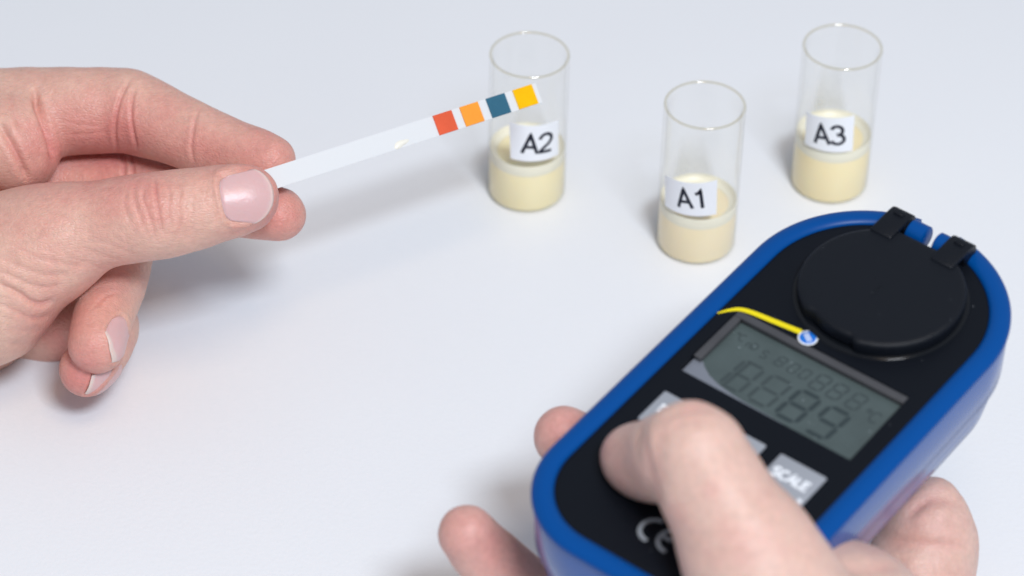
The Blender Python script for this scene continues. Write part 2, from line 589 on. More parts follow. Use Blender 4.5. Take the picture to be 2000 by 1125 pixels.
def outline(d, n=28, top=29.0, cy=-4.0, yb=-95.5, rc=20.0, half=29.0):
    """the meter's outline, drawn in by d mm: round head, straight flanks, rounded foot; counter-clockwise"""
    W = half - d
    P = []
    for i in range(2 * n + 1):
        a = math.pi * i / (2 * n)
        P.append((W * math.cos(a), cy + (top - d) * math.sin(a)))
    ns = 16
    r = max(rc - d, 2)
    cx, cyb = W - r, yb + d + r
    for i in range(1, ns):
        P.append((-W, cy + (cyb - cy) * i / ns))
    for i in range(n + 1):
        a = math.pi + math.pi / 2 * i / n
        P.append((-cx + r * math.cos(a), cyb + r * math.sin(a)))
    for i in range(1, 6):
        P.append((-cx + 2 * cx * i / 6, yb + d))
    for i in range(n + 1):
        a = 1.5 * math.pi + math.pi / 2 * i / n
        P.append((cx + r * math.cos(a), cyb + r * math.sin(a)))
    for i in range(1, ns):
        P.append((W, cyb + (cy - cyb) * i / ns))
    return P


def sweep(prof, cap0=False, cap1=False, closed=False):
    V, Fc = [], []
    n = None
    for d, z in prof:
        o = outline(d)
        n = len(o)
        V += [(p[0], p[1], z) for p in o]
    K = len(prof)
    for k in range(K if closed else K - 1):
        a, b = k * n, ((k + 1) % K) * n
        for i in range(n):
            j = (i + 1) % n
            Fc.append((a + i, a + j, b + j, b + i))
    if cap0:
        Fc.append(tuple(reversed(range(n))))
    if cap1:
        Fc.append(tuple((K - 1) * n + i for i in range(n)))
    return V, Fc


def cutter(o, x0, x1, y0, y1, z0, z1):
    V = [(x, y, z) for z in (z0, z1) for y in (y0, y1) for x in (x0, x1)]
    c = mesh_obj('cut', V, [(0, 2, 3, 1), (4, 5, 7, 6), (0, 1, 5, 4), (1, 3, 7, 5), (3, 2, 6, 7), (2, 0, 4, 6)], None, None, False)
    md = o.modifiers.new('cut', 'BOOLEAN')
    md.operation, md.object, md.solver = 'DIFFERENCE', c, 'EXACT'
    par = o.parent
    o.parent = None
    bpy.context.view_layer.update()
    dg = bpy.context.evaluated_depsgraph_get()
    me = bpy.data.meshes.new_from_object(o.evaluated_get(dg))
    o.modifiers.clear()
    old = o.data
    o.data = me
    me.name = old.name
    bpy.data.meshes.remove(old)
    o.parent = par
    bpy.data.objects.remove(c)


# body shell below the rim: upper flank, ledge, lower flank, foot
V, Fc = sweep([(3.0, -2.5), (1.1, -1.9), (0.4, -1.4), (0.3, -1.8), (0.45, -8), (0.6, -12.8), (0.75, -13.1), (1.55, -13.2), (1.7, -13.5), (2.2, -19), (2.9, -22.6), (4.2, -24.4), (6.5, -25.0)], True, True)
Fc = [tuple(reversed(q)) for q in Fc]
body = mesh_obj('body', V, Fc, FLANK, meter)
# rim: a rounded bead all round the face
bead = [(4.7, -0.6), (4.62, -0.1), (4.4, 0.25), (3.9, 0.6), (3.3, 0.8), (2.6, 0.88), (1.8, 0.8), (1.1, 0.58), (0.55, 0.28), (0.2, -0.05), (0.02, -0.45), (0.0, -0.9), (0.25, -1.25)]
V, Fc = sweep([(3.5, -2.8), (1.2, -2.8), (1.0, -1.3)] + bead[::-1], closed=True)
Fc = [tuple(reversed(q)) for q in Fc]
rim = mesh_obj('rim', V, Fc, BLUE, meter)
bm = bmesh.new(); bm.from_mesh(rim.data); bmesh.ops.recalc_face_normals(bm, faces=bm.faces); bm.to_mesh(rim.data); bm.free()
V, Fc = sweep([(4.5, -3.0), (4.5, -0.35), (4.62, -0.15), (4.9, -0.05), (5.4, 0.0)], True, True)
face = mesh_obj('face_plate', V, [tuple(q) for q in Fc], BLACK, meter)
for o in (body, rim, face):
    cutter(o, -5.75, 3.95, 17.2, 32, -40, 12)
    auto_smooth(o, 25 if o == body else 42)
# faceplate recess for the screen
cutter(face, -21.2, 20.7, -43.05, -21.5, -1.9, 3)
auto_smooth(face, 42)


def rbox(name, x0, x1, y0, y1, z0, z1, mat, parent, r=0.4, seg=3, skewtop=0.0):
    V = [(x, y, z0) for y in (y0, y1) for x in (x0, x1)] + [(x, y, z1) for y in (y0, y1) for x in (x0, x1)]
    o = mesh_obj(name, V, [(0, 2, 3, 1), (4, 5, 7, 6), (0, 1, 5, 4), (1, 3, 7, 5), (3, 2, 6, 7), (2, 0, 4, 6)], mat, parent, True)
    if r:
        bv = o.modifiers.new('edge', 'BEVEL')
        bv.width, bv.segments, bv.limit_method = r * MM, seg, 'NONE'
        bv.harden_normals = False
    return o


def flat_poly(name, pts, z0, z1, mat, parent):
    n = len(pts)
    V = [(p[0], p[1], z0) for p in pts] + [(p[0], p[1], z1) for p in pts]
    Fc = [tuple(range(n, 2 * n)), tuple(reversed(range(n)))] + [(i, (i + 1) % n, n + (i + 1) % n, n + i) for i in range(n)]
    return mesh_obj(name, V, Fc, mat, parent, False)


# lid and its well
LX, LY, LR, LZ = 0.4, -0.9, 17.65, 3.5


def lid_outline(r, n=160):
    P = []
    for i in range(n):
        a = 2 * math.pi * i / n
        rr = r
        deg = math.degrees(a)
        if 238 < deg < 284:                     # finger notch at the lower edge
            e = min(1, min((deg - 238) / 6.0, (284 - deg) / 2.5))
            rr = r - 1.25 * e
        x, y = rr * math.cos(a), rr * math.sin(a)
        y = min(y, 16.3 + (r - LR))             # flattened at the hinge
        P.append((LX + x, LY + y))
    return P


prof = [(LR - 0.7, 0.5), (LR, 0.7), (LR, LZ - 1.1), (LR - 0.12, LZ - 0.65), (LR - 0.4, LZ - 0.25), (LR - 0.9, LZ - 0.05), (LR - 1.6, LZ), (LR - 8, LZ + 0.05), (1.0, LZ + 0.06)]
V, Fc = [], []
for r, z in prof:
    V += [(p[0], p[1], z) for p in lid_outline(r)]
n = 160
for k in range(len(prof) - 1):
    for i in range(n):
        j = (i + 1) % n
        Fc.append((k * n + i, k * n + j, (k + 1) * n + j, (k + 1) * n + i))
Fc.append(tuple((len(prof) - 1) * n + i for i in range(n)))
Fc.append(tuple(reversed(range(n))))
lid = mesh_obj('lid', V, Fc, LIDM, meter)
auto_smooth(lid, 50)
V, Fc = lathe([(18.55, 0.01), (18.5, 0.16), (18.3, 0.3), (18.0, 0.36), (17.6, 0.5), (16.5, 0.45)], 128)
ring = mesh_obj('sample_well', [(p[0] + LX, p[1] + LY, p[2]) for p in V], [tuple(q) for q in Fc], GLOSS, meter)
for x0, x1 in ((-10.9, -5.75), (4.1, 9.4)):
    prof = [(11.6, LZ - 0.8), (11.6, LZ + 0.25), (12.2, LZ + 0.5), (18.8, LZ + 0.55), (20.4, LZ + 0.35), (21.6, LZ - 0.6), (22.0, LZ - 2.2), (21.2, LZ - 4.2), (19.0, LZ - 4.6), (17.2, LZ - 3.5), (16.8, LZ - 0.8)]
    m_ = len(prof)
    V = [(x0, p[0], p[1]) for p in prof] + [(x1, p[0], p[1]) for p in prof]
    Fc = [tuple(range(m_)), tuple(reversed(range(m_, 2 * m_)))] + [(i, m_ + i, m_ + (i + 1) % m_, (i + 1) % m_) for i in range(m_)]
    b = len(V)
    xm = (x0 + x1) / 2
    nb = [(x, y, z) for z in (LZ + 0.3, LZ + 0.95) for y in (18.3, 19.7) for x in (xm - 1.2, xm + 1.2)]
    V += nb
    Fc += [tuple(b + i for i in q) for q in ((0, 2, 3, 1), (4, 5, 7, 6), (0, 1, 5, 4), (1, 3, 7, 5), (3, 2, 6, 7), (2, 0, 4, 6))]
    o = mesh_obj('hinge_arm', V, Fc, LIDM, lid)
    bm = bmesh.new(); bm.from_mesh(o.data); bmesh.ops.recalc_face_normals(bm, faces=bm.faces); bm.to_mesh(o.data); bm.free()
    bv = o.modifiers.new('edge', 'BEVEL')
    bv.width, bv.segments = 0.3 * MM, 3
    o.data.polygons.foreach_set('use_smooth', [True] * len(o.data.polygons))
for x0, x1 in ((-5.6, -1.3), (1.15, 3.95)):
    V, Fc = [], []
    pr = []
    for i in range(28):
        a = 2 * math.pi * i / 28
        pr.append((19.3 + 2.75 * math.cos(a), 0.35 + 2.75 * math.sin(a)))
    xs = [(x0, 0.88), (x0 + 0.25, 1), (x1 - 0.25, 1), (x1, 0.88)]
    for x, k in xs:
        V += [(x, 19.3 + (p[0] - 19.3) * k, 0.35 + (p[1] - 0.35) * k) for p in pr]
    for k in range(3):
        for i in range(28):
            j = (i + 1) % 28
            Fc.append((k * 28 + i, k * 28 + j, k * 28 + 28 + j, k * 28 + 28 + i))
    Fc += [tuple(reversed(range(28))), tuple(3 * 28 + i for i in range(28))]
    # tongue joining the barrel to the body
    b = len(V)
    V += [(x, y, z) for z in (-9.0, 0.0) for y in (16.6, 20.4) for x in (x0 + 0.3, x1 - 0.3)]
    Fc += [tuple(b + i for i in q) for q in ((0, 2, 3, 1), (4, 5, 7, 6), (0, 1, 5, 4), (1, 3, 7, 5), (3, 2, 6, 7), (2, 0, 4, 6))]
    o = mesh_obj('hinge_barrel', V, Fc, BLUE, meter)
    bm = bmesh.new(); bm.from_mesh(o.data); bmesh.ops.recalc_face_normals(bm, faces=bm.faces); bm.to_mesh(o.data); bm.free()
    auto_smooth(o, 40)

# screen: recessed display, bezel strips, ghosted segments
screen = mesh_obj('screen', [(-21.1, -42.95, -1.5), (20.6, -42.95, -1.5), (20.6, -21.6, -1.5), (-21.1, -21.6, -1.5), (-21.1, -42.95, -1.8), (20.6, -42.95, -1.8), (20.6, -21.6, -1.8), (-21.1, -21.6, -1.8)],
                  [(0, 1, 2, 3), (7, 6, 5, 4), (0, 4, 5, 1), (1, 5, 6, 2), (2, 6, 7, 3), (3, 7, 4, 0)], LCD, meter, False)
bz = []
for x0, x1, y0, y1 in ((-21.1, 20.6, -23.5, -21.6), (-21.1, -19.3, -38.0, -23.55)):
    o = rbox('bezel_strip', x0, x1, y0, y1, -1.49, -0.12, BEZEL, screen, 0.12, 2)
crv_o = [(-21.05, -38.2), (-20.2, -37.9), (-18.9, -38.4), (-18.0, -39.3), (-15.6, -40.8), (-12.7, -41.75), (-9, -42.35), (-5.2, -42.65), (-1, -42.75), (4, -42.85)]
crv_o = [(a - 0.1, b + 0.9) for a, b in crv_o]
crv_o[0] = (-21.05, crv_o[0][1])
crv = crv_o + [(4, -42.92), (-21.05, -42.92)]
flat_poly('reflection_sliver', crv, -1.49, -1.3, REFLG, screen)  # crescent-shaped reflection on the screen, modelled as a thin pale sliver


def seg_digit(x, y, h, wid, t, segs, mat, name, slant=0.08):
    """seven-segment digit in the screen plane, lower left corner at x, y"""
    hw = wid
    P = {'a': ((0.12, 1), (0.88, 1)), 'b': ((1, 0.95), (1, 0.55)), 'c': ((1, 0.45), (1, 0.05)), 'd': ((0.12, 0), (0.88, 0)), 'e': ((0, 0.45), (0, 0.05)), 'f': ((0, 0.95), (0, 0.55)), 'g': ((0.12, 0.5), (0.88, 0.5))}
    V, Fc = [], []
    for s in segs:
        (x0, y0), (x1, y1) = P[s]
        a, b = np.array([x0 * hw, y0 * h]), np.array([x1 * hw, y1 * h])
        d = (b - a) / np.linalg.norm(b - a)
        nn = np.array([-d[1], d[0]])
        pts = [a - d * t * .35, a + d * t * .3 + nn * t / 2, b - d * t * .3 + nn * t / 2, b + d * t * .35, b - d * t * .3 - nn * t / 2, a + d * t * .3 - nn * t / 2]
        k = len(V)
        V += [(x - 0.85 + p[0] + slant * p[1], y + 1.3 + p[1], -1.488) for p in pts]
        Fc.append(tuple(k + i for i in reversed(range(6))))
    return mesh_obj(name, V, Fc, mat, screen, False)


BIG = 'abcdefg'
seg_digit(-15.3, -41.4, 8.4, 4.2, 0.95, 'bc', SEG, 'digit')
seg_digit(-12.2, -41.5, 8.5, 4.7, 0.88, BIG, SEG, 'digit')
seg_digit(-5.3, -41.5, 8.5, 4.7, 0.88, BIG, SEG, 'digit')
seg_digit(1.6, -41.6, 8.6, 4.8, 1.1, BIG, SEGD, 'digit')
seg_digit(8.9, -41.7, 8.5, 4.8, 1.1, 'abcdfg', SEGD, 'digit')
for k, x in enumerate((-6.6, -3.4, -0.6, 2.6, 6.8, 11.4)):
    big = x > 2
    seg_digit(x, -31.4 if big else -30.4, 4.6 if big else 2.8, 2.7 if big else 1.7, 0.62 if big else 0.46, BIG if k not in (1, 2) else 'abcdef', SEG, 'small_digit', 0.12)
for s, x, y, h in (('oC', 16.0, -32.2, 3.2), ('S', -10.2, -30.6, 2.5), ('nD', -14.2, -29.8, 2.1), ('oC', -17.4, -29.2, 2.1)):
    tv, tf, _ = text_strokes(s, 0.16, 0.2)
    mesh_obj('symbol', [(x - 0.85 + p[0] * h, y + 1.3 + p[1] * h, -1.488 + p[2] * 0.2) for p in tv], [tuple(reversed(q)) for q in tf], SEG, screen, False)

# buttons
for x0, x1, txt in ((-19.6, -8.4, 'READ'), (-5.8, 5.5, None), (8.9, 20.0, 'SCALE')):
    b = rbox('button', x0, x1, -59.6, -50.0, -0.3, 0.55, SILVER, meter, 0.45, 3)
    if txt:
        tv, tf, wd = text_strokes(txt, 0.25, 0.15)
        h = 2.45
        ofx = (x0 + x1) / 2 - wd * h / 2 + 0.1
        mesh_obj('lettering', [(ofx + p[0] * h, -55.9 + p[1] * h, 0.58 + p[2] * 2) for p in tv], [tuple(reversed(q)) for q in tf], WHITE, b, False)
V, Fc = lathe([(0.55, 0.55), (0.5, 0.75), (0.3, 0.9), (0.02, 0.95)], 20)
dot = mesh_obj('indicator_dot', [(p[0] + 19.0, p[1] - 58.5, p[2]) for p in V], [tuple(q) for q in Fc], WHITE, meter)

# yellow sweep and round badge
top_e = [(-24.3, -25.3), (-23.0, -22.9), (-21.3, -21.1), (-18.5, -20.2), (-14, -19.6), (-7.2, -18.75)]
bot_e = [(-7.1, -20.15), (-14, -20.95), (-18.3, -21.45), (-20.8, -22.1), (-22.4, -23.4), (-23.9, -25.3)]


def smooth_line(p, k=6):
    p = np.array(p, float)
    q = np.vstack([2 * p[0] - p[1], p, 2 * p[-1] - p[-2]])
    o = []
    for i in range(1, len(q) - 2):
        for j in range(k):
            t = j / k
            o.append(0.5 * (2 * q[i] + (q[i + 1] - q[i - 1]) * t + (2 * q[i - 1] - 5 * q[i] + 4 * q[i + 1] - q[i + 2]) * t * t + (3 * q[i] - q[i - 1] - 3 * q[i + 1] + q[i + 2]) * t ** 3))
    o.append(p[-1])
    return o


A_, B_ = smooth_line(top_e), smooth_line(bot_e)[::-1]
V = [(p[0], p[1], 0.03) for p in A_] + [(p[0], p[1], 0.03) for p in B_]
k = len(A_)
mesh_obj('accent_stripe', V, [(i, k + i, k + i + 1, i + 1) for i in range(k - 1)], YEL, meter, False)


def disc(name, x, y, r, z0, z1, mat, parent, n=40):
    V, Fc = lathe([(r, z0), (r, z1 - 0.03), (r - 0.04, z1), (0.01, z1)], n)
    return mesh_obj(name, [(p[0] + x, p[1] + y, p[2]) for p in V], Fc, mat, parent)


bdg = disc('badge', -5.05, -20.05, 2.1, 0.0, 0.14, WHITE, meter)
disc('badge_field', -5.05, -20.05, 1.75, 0.1, 0.2, BADGE, bdg)
V, Fc = [], []
for kx, ky in ((-0.62, 0.45), (0.0, 0.0), (0.62, -0.45)):
    v, f = ribbon(arc(-5.05 + kx, -20.05 + ky, 0.42, 0.42, 0, 342, 19), 0.22, True)
    b = len(V)
    V += [(p[0], p[1], 0.222 + b * 1e-4) for p in v]
    Fc += [tuple(b + i for i in reversed(q)) for q in f]
mesh_obj('badge_emblem', V, Fc, WHITE, bdg, False)

# CE mark
V, Fc = [], []
for st in (arc(0.75, -81.4, 2.85, 2.85, 92, 275, 30), arc(5.2, -81.5, 2.85, 2.85, 85, 278, 30), [(2.7, -81.5), (4.9, -81.5)]):
    v, f = ribbon(st, 0.85)
    b = len(V)
    V += [(p[0], p[1], 0.03 + b * 2e-4) for p in v]
    Fc += [tuple(b + i for i in reversed(q)) for q in f]
mesh_obj('ce_mark', V, Fc, PRINT, meter, False)


# ------------------------------------------------------------------ hands
def spline(ctrl, per=7):
    """ctrl rows (px, py, depth, r px) -> dense spheres (x, y, z, r) in camera mm"""
    q = np.array([(*cam_pt(a, b, d), r * d / F_PX) for a, b, d, r in ctrl])
    p = np.vstack([2 * q[0] - q[1], q, 2 * q[-1] - q[-2]])
    o = []
    for i in range(1, len(p) - 2):
        for j in range(per):
            t = j / per
            o.append(0.5 * (2 * p[i] + (p[i + 1] - p[i - 1]) * t + (2 * p[i - 1] - 5 * p[i] + 4 * p[i + 1] - p[i + 2]) * t * t + (3 * p[i] - p[i - 1] - 3 * p[i + 1] + p[i + 2]) * t ** 3))
    o.append(p[-2])
    return np.array(o)


def d_capsule(P, s0, s1):
    a, b = s0[:3].astype(np.float32), s1[:3].astype(np.float32)
    ba = b - a
    t = np.clip(((P - a) @ ba) / max(float(ba @ ba), 1e-6), 0, 1)
    q = P - a - t[..., None] * ba
    return np.sqrt((q * q).sum(-1)) - (s0[3] + (s1[3] - s0[3]) * t)


def smin(a, b, k):
    if k <= 0:
        return np.minimum(a, b)
    h = np.maximum(k - np.abs(a - b), 0) / k
    return np.minimum(a, b) - h * h * h * k / 6


class Field:
    """a hand as a signed distance field sampled on a grid in camera millimetres"""

    def __init__(self, lo, hi, h):
        self.lo, self.h = np.array(lo, float), h
        self.n = (np.ceil((np.array(hi) - lo) / h)).astype(int) + 1
        self.F = {}
        self.ax = [(self.lo[i] + h * np.arange(self.n[i])).astype(np.float32) for i in range(3)]

    def group(self, name):
        if name not in self.F:
            self.F[name] = np.full(self.n, 12.0, np.float32)
        return self.F[name]

    def chain(self, name, ctrl, k=0.0, per=7):
        G = self.group(name)
        S = spline(ctrl, per)
        for s0, s1 in zip(S[:-1], S[1:]):
            pad = 10.0
            lo = np.minimum(s0[:3] - s0[3], s1[:3] - s1[3]) - pad
            hi = np.maximum(s0[:3] + s0[3], s1[:3] + s1[3]) + pad
            i0 = np.clip(((lo - self.lo) / self.h).astype(int), 0, self.n)
            i1 = np.clip(((hi - self.lo) / self.h).astype(int) + 1, 0, self.n)
            if (i1 <= i0).any():
                continue
            sl = tuple(slice(a, b) for a, b in zip(i0, i1))
            P = np.stack(np.meshgrid(*[self.ax[i][sl[i]] for i in range(3)], indexing='ij'), -1)
            G[sl] = smin(G[sl], d_capsule(P, s0, s1).astype(np.float32), k)

    def solve(self, palm, blends):
        base = self.F[palm]
        tot = base.copy()
        self.tagF = {palm: base}
        for g, k in blends.items():
            f = smin(base, self.F[g], k)
            self.tagF[g] = self.F[g]
            tot = np.minimum(tot, f)
        for ax in range(3):                 # close the field at the grid's border
            sl = [slice(None)] * 3
            for e in (0, -1):
                sl[ax] = e
                tot[tuple(sl)] = np.maximum(tot[tuple(sl)], 0.3)
        self.T = tot

    def sample(self, P, F=None):
        F = self.T if F is None else F
        u = (np.asarray(P) - self.lo) / self.h
        i = np.clip(np.floor(u).astype(int), 0, self.n - 2)
        t = np.clip(u - i, 0, 1)
        r = 0
        for a in (0, 1):
            for b in (0, 1):
                for c in (0, 1):
                    wgt = (t[:, 0] if a else 1 - t[:, 0]) * (t[:, 1] if b else 1 - t[:, 1]) * (t[:, 2] if c else 1 - t[:, 2])
                    r = r + wgt * F[i[:, 0] + a, i[:, 1] + b, i[:, 2] + c]
        return r

    def grad(self, P, e=0.5):
        g = np.stack([self.sample(P + d) - self.sample(P - d) for d in np.eye(3) * e], 1)
        return g / np.maximum(np.linalg.norm(g, axis=1), 1e-9)[:, None]

    def project(self, P, off=0.0, it=6):
        P = np.array(P, float)
        for _ in range(it):
            P = P - self.grad(P) * (self.sample(P) - off)[:, None]
        return P

    def mesh(self):
        F, n = self.T, self.n
        s = F < 0
        c = np.zeros(n - 1, np.int8)
        for a in (0, 1):
            for b in (0, 1):
                for d in (0, 1):
                    c += s[a:n[0] - 1 + a, b:n[1] - 1 + b, d:n[2] - 1 + d]
        act = (c > 0) & (c < 8)
        idx = np.argwhere(act)
        ids = np.full(n - 1, -1, np.int64)
        ids[act] = np.arange(len(idx))
        acc = np.zeros((len(idx), 3))
        cnt = np.zeros(len(idx))
        for ax in range(3):
            o1, o2 = [i for i in range(3) if i != ax]
            for a in (0, 1):
                for b in (0, 1):
                    p = idx.copy()
                    p[:, o1] += a
                    p[:, o2] += b
                    q = p.copy()
                    q[:, ax] += 1
                    f0, f1 = F[tuple(p.T)], F[tuple(q.T)]
                    m = (f0 < 0) != (f1 < 0)
                    t = f0[m] / (f0[m] - f1[m])
                    pos = p[m].astype(float)
                    pos[:, ax] += t
                    acc[m] += pos
                    cnt[m] += 1
        V = acc / cnt[:, None] * self.h + self.lo
        Q = []
        for ax in range(3):
            o1, o2 = [(1, 2), (2, 0), (0, 1)][ax]
            sl0 = [slice(1, -1)] * 3
            sl1 = [slice(1, -1)] * 3
            sl0[ax] = slice(0, n[ax] - 1)
            sl1[ax] = slice(1, n[ax])
            a, b = s[tuple(sl0)], s[tuple(sl1)]
            e = np.argwhere(a != b)
            fl = a[tuple(e.T)]
            base = e + 1
            base[:, ax] -= 1
            cells = []
            for d1, d2 in ((-1, -1), (0, -1), (0, 0), (-1, 0)):
                k = base.copy()
                k[:, o1] += d1
                k[:, o2] += d2
                cells.append(ids[tuple(k.T)])
            q = np.stack(cells, 1)
            q[~fl] = q[~fl][:, ::-1]
            Q.append(q)
        Q = np.concatenate(Q)
        return V, Q


def np_mesh(name, V, Q):
    me = bpy.data.meshes.new(name)
    me.vertices.add(len(V))
    me.vertices.foreach_set('co', np.asarray(V, np.float32).ravel())
    me.loops.add(Q.size)
    me.loops.foreach_set('vertex_index', Q.astype(np.int32).ravel())
    me.polygons.add(len(Q))
    me.polygons.foreach_set('loop_start', np.arange(0, Q.size, Q.shape[1], dtype=np.int32))
    me.polygons.foreach_set('loop_total', np.full(len(Q), Q.shape[1], np.int32))
    me.update(calc_edges=True)
    return me


def poly_dist(px, pts, closed=False):
    """distance in pixels from points to a polyline"""
    pts = np.array(pts, float)
    if closed:
        pts = np.vstack([pts, pts[:1]])
    best = np.full(len(px), 1e9)
    along = np.zeros(len(px))
    for k, (a, b) in enumerate(zip(pts[:-1], pts[1:])):
        ba = b - a
        t = np.clip((px - a) @ ba / (ba @ ba), 0, 1)
        d = np.linalg.norm(px - a - t[:, None] * ba, axis=1)
        m = d < best
        best[m] = d[m]
        along[m] = (k + t[m]) / (len(pts) - 1)
    return best, along


def inside(px, pts):
    pts = np.array(pts, float)
    r = np.zeros(len(px), bool)
    for a, b in zip(pts, np.roll(pts, -1, 0)):
        c = ((a[1] > px[:, 1]) != (b[1] > px[:, 1])) & (px[:, 0] < (b[0] - a[0]) * (px[:, 1] - a[1]) / (b[1] - a[1] + 1e-12) + a[0])
        r ^= c
    return r


def skin_mat(name, base, pink, rough, wrinkle):
    m, nt, b = nodes(name)
    tc = N(nt, 'ShaderNodeTexCoord')
    at_ = N(nt, 'ShaderNodeAttribute', attribute_name='blush')
    n1 = N(nt, 'ShaderNodeTexNoise', i_Scale=130.0, i_Detail=4.0, i_Roughness=0.6)
    n3 = N(nt, 'ShaderNodeTexNoise', i_Scale=700.0, i_Detail=2.0)
    v = N(nt, 'ShaderNodeTexVoronoi', feature='DISTANCE_TO_EDGE', i_Scale=1300.0)
    v2 = N(nt, 'ShaderNodeTexVoronoi', feature='DISTANCE_TO_EDGE', i_Scale=720.0)
    n2 = N(nt, 'ShaderNodeTexNoise', i_Scale=2600.0, i_Detail=2.0)
    mp = N(nt, 'ShaderNodeMapping')
    mp.inputs['Rotation'].default_value = (0.3, 0.5, 0.35)
    mp.inputs['Scale'].default_value = (0.55, 1.15, 1.15)
    nt.links.new(tc.outputs['Object'], mp.inputs['Vector'])
    for n in (n1, n2, n3):
        nt.links.new(tc.outputs['Object'], n.inputs['Vector'])
    for n in (v, v2):
        nt.links.new(mp.outputs['Vector'], n.inputs['Vector'])
    add = N(nt, 'ShaderNodeMath', operation='MULTIPLY_ADD')
    add.inputs[1].default_value = 0.9
    nt.links.new(n1.outputs['Fac'], add.inputs[0])
    sub = N(nt, 'ShaderNodeMath', operation='SUBTRACT')
    nt.links.new(at_.outputs['Fac'], sub.inputs[0])
    sub.inputs[1].default_value = 0.45
    nt.links.new(sub.outputs[0], add.inputs[2])
    cl = N(nt, 'ShaderNodeClamp')
    nt.links.new(add.outputs[0], cl.inputs['Value'])
    mx = N(nt, 'ShaderNodeMix', data_type='RGBA')
    mx.inputs['A'].default_value = (*base, 1)
    mx.inputs['B'].default_value = (*pink, 1)
    nt.links.new(cl.outputs[0], mx.inputs['Factor'])
    mm = N(nt, 'ShaderNodeMix', data_type='RGBA', blend_type='MULTIPLY')
    mr = N(nt, 'ShaderNodeMapRange')
    mr.inputs['From Min'].default_value, mr.inputs['From Max'].default_value = 0.3, 0.7
    mr.inputs['To Min'].default_value, mr.inputs['To Max'].default_value = 0.93, 1.05
    nt.links.new(n3.outputs['Fac'], mr.inputs['Value'])
    mm.inputs['Factor'].default_value = 1.0
    nt.links.new(mx.outputs['Result'], mm.inputs['A'])
    nt.links.new(mr.outputs[0], mm.inputs['B'])
    nt.links.new(mm.outputs['Result'], b.inputs['Base Color'])
    # fine lattice of skin lines as relief
    h = N(nt, 'ShaderNodeMath', operation='MINIMUM')
    nt.links.new(v.outputs['Distance'], h.inputs[0])
    h.inputs[1].default_value = 0.22
    h3 = N(nt, 'ShaderNodeMath', operation='MINIMUM')
    nt.links.new(v2.outputs['Distance'], h3.inputs[0])
    h3.inputs[1].default_value = 0.15
    h4 = N(nt, 'ShaderNodeMath', operation='ADD')
    nt.links.new(h.outputs[0], h4.inputs[0])
    nt.links.new(h3.outputs[0], h4.inputs[1])
    h2 = N(nt, 'ShaderNodeMath', operation='MULTIPLY_ADD')
    nt.links.new(n2.outputs['Fac'], h2.inputs[0])
    h2.inputs[1].default_value = 0.35
    nt.links.new(h4.outputs[0], h2.inputs[2])
    bp = N(nt, 'ShaderNodeBump', i_Strength=wrinkle, i_Distance=0.00022)
    nt.links.new(h2.outputs[0], bp.inputs['Height'])
    nt.links.new(bp.outputs['Normal'], b.inputs['Normal'])
    b.inputs['Roughness'].default_value = rough
    b.inputs['Specular IOR Level'].default_value = 0.42
    b.inputs['Subsurface Weight'].default_value = 0.3
    b.inputs['Subsurface Radius'].default_value = (1.0, 0.33, 0.18)
    b.inputs['Subsurface Scale'].default_value = 0.0014
    return m


def nail_mat():
    m, nt, b = nodes('fingernail')
    a = N(nt, 'ShaderNodeAttribute', attribute_name='free_edge')
    mx = N(nt, 'ShaderNodeMix', data_type='RGBA')
    mx.inputs['A'].default_value = (0.66, 0.41, 0.40, 1)
    mx.inputs['B'].default_value = (0.76, 0.66, 0.57, 1)
    nt.links.new(a.outputs['Fac'], mx.inputs['Factor'])
    nt.links.new(mx.outputs['Result'], b.inputs['Base Color'])
    b.inputs['Roughness'].default_value = 0.34
    b.inputs['Specular IOR Level'].default_value = 0.45
    b.inputs['Subsurface Weight'].default_value = 0.4
    b.inputs['Subsurface Radius'].default_value = (1.0, 0.4, 0.3)
    b.inputs['Subsurface Scale'].default_value = 0.001
    tc = N(nt, 'ShaderNodeTexCoord')
    n = N(nt, 'ShaderNodeTexNoise', i_Scale=900.0, i_Detail=2.0)
    nt.links.new(tc.outputs['Object'], n.inputs['Vector'])
    bp = N(nt, 'ShaderNodeBump', i_Strength=0.3, i_Distance=0.0002)
    nt.links.new(n.outputs['Fac'], bp.inputs['Height'])
    nt.links.new(bp.outputs['Normal'], b.inputs['Normal'])
    return m


NAIL = nail_mat()


